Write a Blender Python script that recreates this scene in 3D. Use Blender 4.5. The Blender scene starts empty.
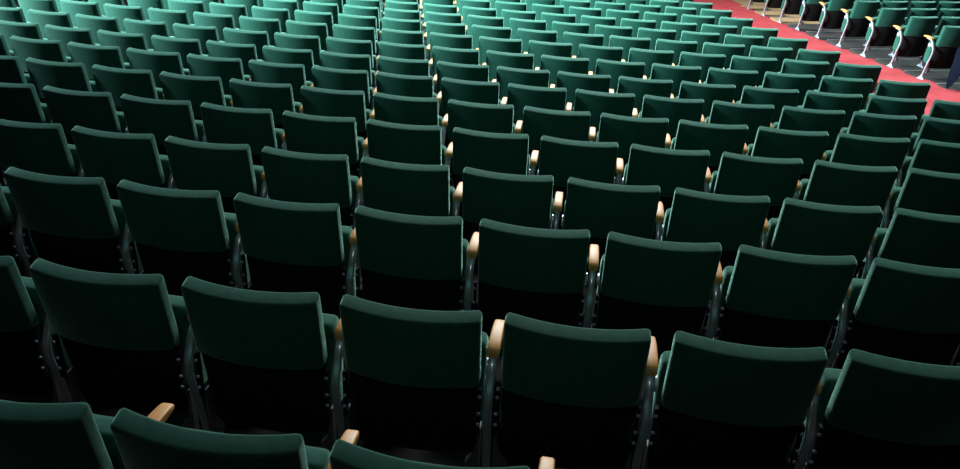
import bpy, bmesh, math
from mathutils import Vector, Matrix

scene = bpy.context.scene
col = scene.collection

# ------------------------------------------------------------------ helpers
def link(o, parent=None):
    col.objects.link(o)
    if parent is not None:
        o.parent = parent
    return o

def mesh_from(name, verts, faces, mat, smooth=True, auto=None):
    me = bpy.data.meshes.new(name)
    me.from_pydata([tuple(v) for v in verts], [], faces)
    bm = bmesh.new(); bm.from_mesh(me)
    bmesh.ops.remove_doubles(bm, verts=bm.verts, dist=1e-6)
    bmesh.ops.recalc_face_normals(bm, faces=bm.faces)
    if auto is not None:
        for e in bm.edges:
            if len(e.link_faces) == 2 and e.calc_face_angle(0) > auto:
                e.smooth = False
    for f in bm.faces:
        f.smooth = smooth
    bm.to_mesh(me); bm.free()
    me.materials.append(mat)
    return me

def obj(name, me, parent=None, loc=(0, 0, 0)):
    o = bpy.data.objects.new(name, me)
    o.location = loc
    return link(o, parent)

def loft(rings, cap=True, closed=True):
    """rings: list of equally long point lists"""
    v = []; f = []; n = len(rings[0])
    for r in rings: v += [tuple(p) for p in r]
    for a in range(len(rings) - 1):
        for b in range(n if closed else n - 1):
            c = (b + 1) % n
            f.append((a*n+b, a*n+c, (a+1)*n+c, (a+1)*n+b))
    if cap:
        f.append(tuple(range(n)))
        f.append(tuple((len(rings)-1)*n + k for k in reversed(range(n))))
    return v, f

def merge(*parts):
    V = []; F = []
    for v, f in parts:
        o = len(V); V += list(v); F += [tuple(i+o for i in q) for q in f]
    return V, F

def box(x0, x1, y0, y1, z0, z1):
    v = [(x, y, z) for z in (z0, z1) for y in (y0, y1) for x in (x0, x1)]
    f = [(0, 1, 3, 2), (4, 6, 7, 5), (0, 4, 5, 1), (2, 3, 7, 6), (0, 2, 6, 4), (1, 5, 7, 3)]
    return v, f

def rrect(w, h, r, n=5, r2=None):
    """rounded rectangle outline centred on 0 (w along a, h along b); r2 = radius of the upper corners"""
    r2 = r if r2 is None else r2
    pts = []
    for (sx, sy, a0, rr) in ((1, 1, 0, r2), (-1, 1, 90, r2), (-1, -1, 180, r), (1, -1, 270, r)):
        rr = max(min(rr, w/2-1e-4, h/2-1e-4), 1e-4)
        for k in range(n):
            a = math.radians(a0 + 90*k/(n-1))
            pts.append((sx*(w/2-rr) + rr*math.cos(a), sy*(h/2-rr) + rr*math.sin(a)))
    return pts

def tube(path, rx, ry, n=12):
    """oval tube: path points in the y-z plane (x fixed), rx along x, ry across the path"""
    rings = []
    for k, p in enumerate(path):
        a = path[max(k-1, 0)]; b = path[min(k+1, len(path)-1)]
        t = Vector((0, b[1]-a[1], b[2]-a[2])).normalized()
        nn = Vector((0, -t.z, t.y))
        rings.append([(p[0] + rx*math.cos(q), p[1] + nn.y*ry*math.sin(q), p[2] + nn.z*ry*math.sin(q))
                      for q in [2*math.pi*i/n for i in range(n)]])
    return loft(rings)

def disc(cx, cy, cz, r, h, axis='x', n=16):
    rings = []
    for (d, s) in ((0, 1), (h*.6, 1), (h, .75)):
        ring = []
        for i in range(n):
            a = 2*math.pi*i/n
            u, w = r*s*math.cos(a), r*s*math.sin(a)
            ring.append((cx+d, cy+u, cz+w) if axis == 'x' else (cx+u, cy+d, cz+w))
        rings.append(ring)
    return loft(rings)

# ------------------------------------------------------------------ materials
def mat(name, base, rough=.6, metal=0., sheen=0., sheen_tint=None, noise=None, bump=None, spec=.5, sr=.4):
    m = bpy.data.materials.new(name); m.use_nodes = True
    nt = m.node_tree; b = nt.nodes['Principled BSDF']
    b.inputs['Base Color'].default_value = (*base, 1)
    b.inputs['Roughness'].default_value = rough
    b.inputs['Metallic'].default_value = metal
    b.inputs['Specular IOR Level'].default_value = spec
    if sheen:
        b.inputs['Sheen Weight'].default_value = sheen
        b.inputs['Sheen Roughness'].default_value = sr
        b.inputs['Sheen Tint'].default_value = (*(sheen_tint or (1, 1, 1)), 1)
    tc = nt.nodes.new('ShaderNodeTexCoord')
    if noise:
        scale, c2, stretch = noise
        mp = nt.nodes.new('ShaderNodeMapping'); mp.inputs['Scale'].default_value = stretch
        nt.links.new(tc.outputs['Object'], mp.inputs['Vector'])
        n = nt.nodes.new('ShaderNodeTexNoise'); n.inputs['Scale'].default_value = scale
        n.inputs['Detail'].default_value = 4
        nt.links.new(mp.outputs[0], n.inputs['Vector'])
        r = nt.nodes.new('ShaderNodeValToRGB')
        r.color_ramp.elements[0].position = .35; r.color_ramp.elements[1].position = .68
        r.color_ramp.elements[0].color = (*base, 1); r.color_ramp.elements[1].color = (*c2, 1)
        nt.links.new(n.outputs['Fac'], r.inputs[0]); nt.links.new(r.outputs[0], b.inputs['Base Color'])
    if bump:
        n2 = nt.nodes.new('ShaderNodeTexNoise'); n2.inputs['Scale'].default_value = bump[0]
        nt.links.new(tc.outputs['Object'], n2.inputs['Vector'])
        bp = nt.nodes.new('ShaderNodeBump'); bp.inputs['Strength'].default_value = bump[1]
        bp.inputs['Distance'].default_value = .002
        nt.links.new(n2.outputs['Fac'], bp.inputs['Height']); nt.links.new(bp.outputs[0], b.inputs['Normal'])
    return m

M_FAB = mat('green_velour', (.012, .084, .062), .85, sheen=1.0, sheen_tint=(.50, 1., .84), sr=.3,
            noise=(40, (.016, .102, .075), (1, 1, 1)), bump=(900, .35), spec=.2)
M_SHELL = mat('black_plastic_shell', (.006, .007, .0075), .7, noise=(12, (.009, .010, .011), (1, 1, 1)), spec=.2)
M_WOOD = mat('beech_wood', (.62, .27, .080), .5, noise=(6, (.72, .35, .12), (14, 1.2, 14)), bump=(60, .1))
M_CHROME = mat('satin_metal', (.62, .69, .82), .20, metal=.5, noise=(9, (.70, .78, .92), (1, 1, 1)))
M_IRON = mat('grey_cast_metal', (.16, .16, .18), .5, metal=.4, noise=(30, (.20, .20, .22), (1, 1, 1)))
M_FLOOR = mat('dark_grey_floor', (.034, .035, .035), .75, noise=(3, (.052, .053, .052), (1, 1, 1)), bump=(200, .3), spec=.3)
M_FLOOR_SHADED = mat('shaded_dark_floor', (.014, .016, .017), .8, noise=(3, (.022, .025, .026), (1, 1, 1)), bump=(200, .3), spec=.2)  # darker floor copy: shade between the main rows put into its colour
M_LIT_EDGE = mat('lit_edge_grey', (.16, .17, .18), .6, noise=(8, (.22, .23, .24), (1, 1, 1)))  # pale colour stands in for light caught on the riser edges
M_TAN = mat('tan_floor_boards', (.36, .24, .12), .6, noise=(4, (.50, .36, .20), (1, 8, 1)))
M_RED = mat('red_carpet', (.44, .060, .072), .95, noise=(5, (.52, .080, .092), (1, 1, 1)), bump=(300, .4), spec=.1)
M_NAVY = mat('navy_denim', (.003, .005, .012), .9, noise=(30, (.005, .008, .018), (1, 1, 1)), bump=(150, .5), spec=.03)

# ------------------------------------------------------------------ seating plan (surveyed grid, metres)
G = Matrix(((0.972746, -0.231874, 0.0), (0.229327, 0.962061, 0.147809), (-0.034273, -0.143781, 0.989016)))
PITCH_X, PITCH_Y, SKEW, CURVE, RAKE2 = .55, .9155268, -.2383706, .0066761, .0017471
ADJ = {-1: (.036, .011), 0: (.007, -.022), 1: (-.005, .036), 2: (-.007, .001), 3: (-.013, .017), 4: (.007, .012),
       5: (.004, -.001), 6: (.010, -.054), 7: (-.001, -.057), 8: (-.007, -.015), 9: (-.022, .008), 10: (-.014, .021),
       11: (-.013, .005), 12: (-.021, .032), 13: (.003, .030), 14: (.025, -.001)}
STRETCH = {3: .004, 5: -.003, 6: .001, 7: .002, 8: .004, 9: .005, 10: .007, 11: .005, 12: .007, 13: .005}
TWIST = {0: .009, 1: .004, 6: .002, 7: .004, 8: .003}      # rows that are set slightly askew
SEAT_H = .87
def top_point(i, j):
    X = PITCH_X*j
    p = G @ Vector((X, i*PITCH_Y + SKEW*X + CURVE*X*X, RAKE2*i*i))
    return p
def row_z(i):
    return top_point(i, 0).z - SEAT_H
def seat_pose(i, j):
    p = top_point(i, j); a = ADJ.get(round(i), (0, 0))
    p0, p1 = top_point(i, j-.5), top_point(i, j+.5)
    ang = math.atan2(p1.y-p0.y, p1.x-p0.x)
    x = p.x + a[0] + STRETCH.get(i, 0)*.565*j; y = p.y + a[1]
    u = (math.cos(ang), math.sin(ang))
    y += TWIST.get(i, 0)*(j+.5)
    return (x + .238*u[0], y + .238*u[1], row_z(i)), ang

# ------------------------------------------------------------------ camera
CAM = Vector((0.778759, -2.427104, 1.568837))
WC = Matrix(((0.9872431, 0.1108337, -0.1143107), (0.1526894, -0.4555252, 0.8770307), (0.0451332, -0.8832965, -0.4666372)))
cam = bpy.data.cameras.new('camera'); cam.sensor_width = 36; cam.lens = 850/960*36
cam.clip_start = .05; cam.clip_end = 200
co = bpy.data.objects.new('camera', cam); col.objects.link(co)
R = Matrix.Identity(4)
for r in range(3):
    R[r][0] = WC[r][0]; R[r][1] = -WC[r][1]; R[r][2] = -WC[r][2]; R[r][3] = CAM[r]
co.matrix_world = R
scene.camera = co
WCT = WC.transposed()
def proj(p):
    d = WCT @ (Vector(p) - CAM)
    return (480 + 850*d.x/d.z, 234.5 + 850*d.y/d.z, d.z)

# ------------------------------------------------------------------ seat meshes (local: x across, +y forward, z up)
LEAN = math.tan(math.radians(9.5))
BW = .488
def backrest_mesh(z0, z1, th, name, material, yoff=0., w=BW, sag=.040, rtop=.026, endr=.017, puff=.0, slope=0.):
    """upholstered back: rounded section swept across, curved in plan (the middle lies further back)"""
    nx = 9
    xs = [-w/2 + endr*(1-math.cos(math.radians(a))) for a in (0, 20, 42, 65, 90)]
    xs = xs + [(-w/2+endr) + (w-2*endr)*k/nx for k in range(1, nx)] + [-x for x in reversed(xs)]
    rings = []
    zc = (z0+z1)/2; h = z1-z0
    for x in xs:
        e = max(0., abs(x)-(w/2-endr))/endr
        d = endr*(1-math.sqrt(max(0., 1-e*e)))
        sg = -sag*(1-(2*x/w)**2)
        # gentle bulge of the padding
        bl = puff*(1-(2*x/w)**4)
        ring = []
        for (a, b) in rrect(max(th-2*d, .004), h-2*d, .012, 5, rtop):
            z = zc + b
            y = a - th/2 + yoff + sg + (z1 - z)*LEAN
            k = (b-(h/2-.06))/.06
            if k > 0 and slope: z -= slope*(th/2-a)*min(k, 1)
            if a < 0: y -= bl*math.sin(math.pi*min(1, max(0, (z-z0)/h)))
            ring.append((x, y, z))
        rings.append(ring)
    v, f = loft(rings)
    return mesh_from(name, v, f, material, True, math.radians(50))

ME_BACK = backrest_mesh(.548, SEAT_H+.007, .068, 'backrest', M_FAB, 0, puff=.004, rtop=.012, slope=.26, sag=.046)
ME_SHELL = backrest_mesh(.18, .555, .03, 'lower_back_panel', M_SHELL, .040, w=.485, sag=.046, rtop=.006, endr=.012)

def seat_mesh():
    w = .50; th = .11; z0 = .25; z1 = .672
    endr = .022; rings = []
    xs = [-w/2 + endr*(1-math.cos(math.radians(a))) for a in (0, 30, 60, 90)] + [-.12, 0, .12]
    xs = xs + [-x for x in reversed(xs[:4])]
    zc = (z0+z1)/2; h = z1-z0
    for x in xs:
        e = max(0., abs(x)-(w/2-endr))/endr
        d = endr*(1-math.sqrt(max(0., 1-e*e)))
        ring = []
        for (a, b) in rrect(th-2*d, h-2*d, .04, 6, .035):
            z = zc+b
            k = (z-z0)/h
            y = a + .128 + (z1-z)*LEAN*.5
            if a > 0: y += .02*math.sin(math.pi*k)      # bulging underside of the tipped-up seat
            ring.append((x, y, z))
        rings.append(ring)
    v, f = loft(rings)
    return mesh_from('seat', v, f, M_FAB, True, math.radians(50))
ME_SEAT = seat_mesh()
ME_PIVOT = [mesh_from('pivot_cap', *disc(s*.250, .150, .530, .032, s*.010), M_CHROME, True, .6) for s in (-1, 1)]

AX = -.286
def arm_mesh(x0):
    rings = []
    #   y, z of the centre line, width, thickness
    st = [(.070, .630, .041, .020), (.074, .633, .045, .028), (.086, .637, .047, .034), (.12, .644, .047, .035),
          (.165, .648, .046, .033), (.21, .648, .045, .030), (.250, .645, .043, .025), (.270, .643, .041, .020), (.278, .642, .036, .014)]
    for (y, z, w, t) in st:
        rings.append([(x0+a, y, z+b) for (a, b) in rrect(w, t, .006, 4)])
    v, f = loft(rings)
    return mesh_from('armrest', v, f, M_WOOD, True, math.radians(45))
def post_mesh(x0):
    pth = [(x0, .20, .626), (x0, .12, .622), (x0, .082, .614), (x0, .058, .592), (x0, .038, .565), (x0, .012, .524), (x0, -.004, .488),
           (x0, -.008, .45), (x0, -.002, .40), (x0, .030, .28), (x0, .065, .12), (x0, .085, .008)]
    return mesh_from('side_post', *tube(pth, .017, .012), M_CHROME, True, 1.)
def foot_mesh(x0):
    rings = [[(x0+a, .085+b, z) for (a, b) in rrect(.046*s, .17*s2, .02, 4)] for (z, s, s2) in
             ((0, 1, 1), (.008, 1, 1), (.016, .8, .7), (.05, .55, .30), (.07, .48, .22))]
    return mesh_from('foot_plate', *loft(rings), M_CHROME, True, .7)
def flare_mesh(s, x0):
    # bracket that spreads from the post towards the underside of the seat
    prof = [(s*.026, .33), (s*.034, .33), (s*.038, .26), (s*.050, .18), (s*.080, .15), (s*.080, .13), (s*.050, .125), (s*.026, .11)]
    front = [(x0+a, .070, z) for a, z in prof]; back = [(x0+a, .035, z) for a, z in prof]
    n = len(prof)
    f = [tuple(range(n)), tuple(range(2*n-1, n-1, -1))] + [(k, (k+1) % n, n+(k+1) % n, n+k) for k in range(n)]
    return mesh_from('seat_bracket', front+back, f, M_IRON, False)
def strip_mesh(s, x0):
    a, b = sorted((x0+s*.026, x0+s*.038))
    return mesh_from('hinge_strip', *box(a, b, .000, .022, .33, .53), M_SHELL, False)
def bolt_mesh(s, x0, z):
    return mesh_from('bolt', *disc(x0+s*.032, .000, z, .0075, -.006, 'y', 10), M_CHROME, True, .6)

SIDES = {}
for nm, x0, s in (('l', AX, 1), ('r', .5654+AX, -1)):
    SIDES[nm] = dict(arm=arm_mesh(x0), post=post_mesh(x0), foot=foot_mesh(x0), flare=flare_mesh(s, x0),
                     strip=strip_mesh(s, x0), bolts=[bolt_mesh(s, x0, z) for z in (.50, .425, .375)])

def hardware(t, nm, detail):
    s = SIDES[nm]
    if detail >= 1:
        obj('seat_bracket', s['flare'], t)
    if detail >= 2:
        h = obj('hinge_strip', s['strip'], t)
        for b in s['bolts']: obj('bolt', b, h)

def arm_parts(t, nm, detail):
    s = SIDES[nm]
    obj('armrest', s['arm'], t)
    p = obj('side_post', s['post'], t)
    if detail >= 1:
        obj('foot_plate', s['foot'], p)

def make_seat(detail, right_end=False):
    t = bpy.data.objects.new('theatre_seat', None); t.empty_display_size = .1
    link(t)
    obj('backrest', ME_BACK, t)
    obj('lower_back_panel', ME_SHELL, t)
    st = obj('seat', ME_SEAT, t)
    if detail >= 1:
        for m in ME_PIVOT: obj('pivot_cap', m, st)
    arm_parts(t, 'l', detail)
    hardware(t, 'l', detail); hardware(t, 'r', detail)
    if right_end: arm_parts(t, 'r', detail)
    return t

ORD = ['', 'first', 'second', 'third', 'fourth', 'fifth', 'sixth', 'seventh', 'eighth', 'ninth', 'tenth', 'eleventh', 'twelfth',
       'thirteenth', 'fourteenth', 'fifteenth', 'sixteenth', 'seventeenth', 'eighteenth', 'nineteenth', 'twentieth',
       'twenty-first', 'twenty-second', 'twenty-third', 'twenty-fourth', 'twenty-fifth']
LAST = 9
count = 0
for i in range(-1, 16):
    row = []
    for j in range(-30, LAST+1):
        (x, y, z), ang = seat_pose(i, j)
        u = Vector((math.cos(ang), math.sin(ang), 0))
        P = Vector((x, y, z))
        a = proj(P - u*.25 + Vector((0, 0, SEAT_H)));  b = proj(P + u*.25 + Vector((0, 0, SEAT_H)))
        low = proj(P + Vector((0, 0, .66)))
        if a[2] < .3 or b[0] < -14 or a[0] > 959 or low[1] < 1 or min(a[1], b[1]) > 484: continue
        row.append((j, x, y, z, ang))
    for n, (j, x, y, z, ang) in enumerate(row):
        t = make_seat(2 if i <= 3 else 1 if i <= 7 else 0, j == LAST)
        t.location = (x, y, z); t.rotation_euler = (0, 0, ang)
        where = ORD[n+1] + ' from the left'
        if j == LAST: where = 'last one beside the red aisle'
        elif i >= 6 and LAST-j <= n: where = ORD[LAST-j+1] + ' from the red aisle'
        r = ORD[i+2]
        rowtxt = 'in the nearest row' if i == -1 else '%s row from the bottom' % r
        t['label'] = 'dark green theatre seat, %s, %s' % (rowtxt, where)
        t['category'] = 'seat'
        t['group'] = 'green theatre seats of the main block, row %d' % (i+2)
        count += 1

# ------------------------------------------------------------------ wing across the aisle
WANG = math.radians(18)
wr = Vector((math.cos(WANG), math.sin(WANG), 0)); wf = Vector((-math.sin(WANG), math.cos(WANG), 0))
def wing_foot(k):
    return Vector((6.06 - .2114*k, 10.66 + .888*k, -2.14 - .0778*k))
WN = 0
for k in range(0, 12):
    base = wing_foot(k) - wr*AX - wf*.085
    vis = []
    for n in range(0, 9):
        P = base + wr*.565*n
        tl = proj(P - wr*.25 + Vector((0, 0, SEAT_H)))
        lo = proj(P + Vector((0, 0, .62 if n else .1)))
        armp = proj(P - wr*.28 + Vector((0, 0, .4)))
        if lo[1] < 1 or min(tl[0], armp[0]) > 959: continue
        t = make_seat(1)
        t.location = P; t.rotation_euler = (0, 0, WANG)
        if n == 0:
            t['label'] = 'green seat ending the %s row across the red aisle' % ('nearest' if k == 0 else ORD[k+1])
        else:
            t['label'] = 'green seat across the red aisle, %s row, %s from its aisle end' % ('nearest' if k == 0 else ORD[k+1], ORD[n+1])
        t['category'] = 'seat'
        t['group'] = 'green theatre seats across the aisle, row %d' % (k+1)
        WN += 1
print('SEATS main', count, 'wing', WN)

# ------------------------------------------------------------------ floors
def structure(o):
    o['kind'] = 'structure'; return o
def row_edge(i, X):     # y of the seat line of (fractional) row i at world X
    j = (X - top_point(i, 0).x)/.565
    for _ in range(4):
        p = top_point(i, j); j += (X-p.x)/.565
    return top_point(i, j).y
def aisle_left(i):
    p = top_point(i, LAST)
    return Vector((p.x+.60, p.y, row_z(i)))
XL = -15.
V = []; F = []
NI = []
for i in range(-5, 22):
    zt = row_z(i); zp = row_z(i+1) - .05
    ya, yb = -.42, .475
    p = aisle_left(i)
    xs = [XL, -10, -6, -3, 0, 3]
    for s in range(len(xs)):
        xa = xs[s]; 
        if s+1 < len(xs): xb0 = xb1 = xs[s+1]
        else:
            q0 = aisle_left(i-.47); q1 = aisle_left(i+.53)
            xb0, xb1 = q0.x, q1.x
        if xa > min(xb0, xb1)-.05: continue
        if s+1 < len(xs) and xs[s+1] > aisle_left(i+.53).x-.05:
            q0 = aisle_left(i-.47); q1 = aisle_left(i+.53); xb0, xb1 = q0.x, q1.x
        b = len(V)
        ed = [(xa, row_edge(i, xa)+ya), (xb0, row_edge(i, xb0)+ya), (xb1, row_edge(i, xb1)+yb), (xa, row_edge(i, xa)+yb)]
        V += [(x, y, zt) for x, y in ed] + [(x, y, zt-.35) for x, y in ed]
        F += [(b, b+1, b+2, b+3), (b+3, b+2, b+6, b+7), (b, b+4, b+5, b+1), (b+1, b+5, b+6, b+2), (b, b+3, b+7, b+4), (b+4, b+7, b+6, b+5)]
        if xb0 == q0.x if 'q0' in dir() and s+1 < len(xs) else False: break
structure(obj('floor', mesh_from('floor', V, F, M_FLOOR_SHADED, False)))

# red carpeted ramp of the aisle
cdir = Vector((.9722, .2341, 0))
NS = 60
rings = []
for s in range(NS+1):
    i = -7 + 34*s/NS
    p = aisle_left(i); p.z += -.003
    # width: until the line of the wing's end feet
    rings.append([p - cdir*.03, p + cdir*1.5, p + cdir*2.93,
                  p + cdir*2.93 - Vector((0, 0, .06)), p - cdir*.03 - Vector((0, 0, .06))])
v, f = loft(rings)
carpet = obj('floor', mesh_from('aisle_floor', v, f, M_RED, False))
structure(carpet)

# wing terraces, each with a pale strip painting the light on its edge
def terrace(k0, k1, material):
    V = []; F = []; NV = []; NF = []
    for k in range(k0, k1):
        a = wing_foot(k); z = a.z
        back, front = -.50, .43
        A = a - wr*.12 + wf*0
        e0 = wing_foot(k-.5) - wr*.02; e1 = wing_foot(k+.5) - wr*.02
        # corners: left edge follows the aisle, right edge 9 m away
        p0 = e0; p1 = e1
        q0 = p0 + wr*9; q1 = p1 + wr*9
        b = len(V)
        pts = [p0, q0, q1, p1]
        V += [(p.x, p.y, z) for p in pts] + [(p.x, p.y, z-.4) for p in pts]
        F += [(b, b+1, b+2, b+3), (b+3, b+2, b+6, b+7), (b, b+4, b+5, b+1), (b+1, b+5, b+6, b+2), (b, b+3, b+7, b+4), (b+4, b+7, b+6, b+5)]
        b = len(NV)
        g = wf*.03
        pts = [p1-g, q1-g, q1+wf*.004, p1+wf*.004]
        NV += [(p.x, p.y, z+.004) for p in pts] + [(p.x, p.y, z-.03) for p in pts]
        NF += [(b, b+1, b+2, b+3), (b+3, b+2, b+6, b+7), (b, b+4, b+5, b+1), (b+1, b+5, b+6, b+2), (b, b+3, b+7, b+4), (b+4, b+7, b+6, b+5)]
    o = structure(obj('floor', mesh_from('wing_floor', V, F, material, False)))
    n = obj('lit_step_edge', mesh_from('lit_step_edge', NV, NF, M_LIT_EDGE, False), o)
terrace(-8, 7, M_FLOOR)
terrace(7, 16, M_TAN)

# ------------------------------------------------------------------ dark jacket over the end armrest, lower right of the wing
def jacket():
    b = wing_foot(0) - wf*.085                     # foot of the side post
    rings = []
    # folds of cloth falling outside the armrest, swept along the arm (forward direction)
    ts = [-.02, .04, .10, .16, .22, .28]
    import random; random.seed(4)
    drop = [.30, .36, .44, .54, .64, .58]
    inner = [.16, .20, .22, .20, .18, .15]
    for n, t in enumerate(ts):
        top = .655
        prof = []
        for m in range(9):
            u = m/8
            prof.append((-.040 - .022*math.sin(u*3.0) - .018*math.sin(7*u+n*1.7), top - .02 - drop[n]*u))
        prof = list(reversed(prof)) + [(-.020, top+.012), (0, top+.016), (.020, top+.012)]
        for m in range(5):
            u = m/4
            prof.append((.036 + .008*math.sin(5*u+n), top - .02 - inner[n]*u))
        outer = [b + wr*a + wf*t + Vector((0, 0, z)) for a, z in prof]
        inn = [b + wr*(a*(.82 if a < 0 else .86)) + wf*t + Vector((0, 0, z-.010)) for a, z in reversed(prof)]
        rings.append(outer+inn)
    v, f = loft(rings)
    me = mesh_from('jacket', v, f, M_NAVY, True, 1.2)
    o = obj('jacket', me)
    md = o.modifiers.new('sub', 'SUBSURF'); md.levels = 1; md.render_levels = 2
    o['label'] = 'dark navy jacket draped over the end armrest of the nearest row across the aisle'
    o['category'] = 'jacket'
jacket()

# ------------------------------------------------------------------ light
def area(name, loc, target, size, size_y, power, color, spread=180):
    L = bpy.data.lights.new(name, 'AREA'); L.shape = 'RECTANGLE'; L.size = size; L.size_y = size_y
    L.energy = power; L.color = color; L.spread = math.radians(spread)
    o = bpy.data.objects.new(name, L); col.objects.link(o)
    o.location = loc
    o.rotation_euler = (Vector(target)-Vector(loc)).to_track_quat('-Z', 'Y').to_euler()
    return o
def spot(name, loc, target, power, color, cone, blend=1., r=.4):
    L = bpy.data.lights.new(name, 'SPOT'); L.energy = power; L.color = color
    L.spot_size = math.radians(cone); L.spot_blend = blend; L.shadow_soft_size = r
    o = bpy.data.objects.new(name, L); col.objects.link(o); o.location = loc
    o.rotation_euler = (Vector(target)-Vector(loc)).to_track_quat('-Z', 'Y').to_euler()
    return o
area('side_light', (-18, 4, 4.2), (-1.3, 10.6, -1.4), 4.0, 2.2, 1200, (.80, 1., 1.), 40)
area('stage_light', (-.5, 13.0, 5.5), (-.3, 8.5, -1), 5, 2, 1400, (.86, 1., 1.), 120)
area('ceiling_light', (3.2, 19, 4.5), (3.8, 14.5, -2.4), 3, 2, 310, (1, .96, .95), 110)
spot('house_light', (1.2, 7.3, 6.5), (1.0, 2.3, -.2), 1500, (.96, 1, .88), 43, 1., .5)
area('rear_fill', (.5, -4.0, 5.0), (.8, 2, 0), 0.4, .4, 10, (1, .84, .78), 150)  # unseen fill added behind the camera for metal highlights and dark backs

w = bpy.data.worlds.new('world'); scene.world = w; w.use_nodes = True
w.node_tree.nodes['Background'].inputs[0].default_value = (.75, .85, .8, 1)
w.node_tree.nodes['Background'].inputs[1].default_value = .002

vs = scene.view_settings
vs.view_transform = 'Standard'; vs.look = 'None'; vs.gamma = 1; vs.exposure = 0
vs.use_curve_mapping = False
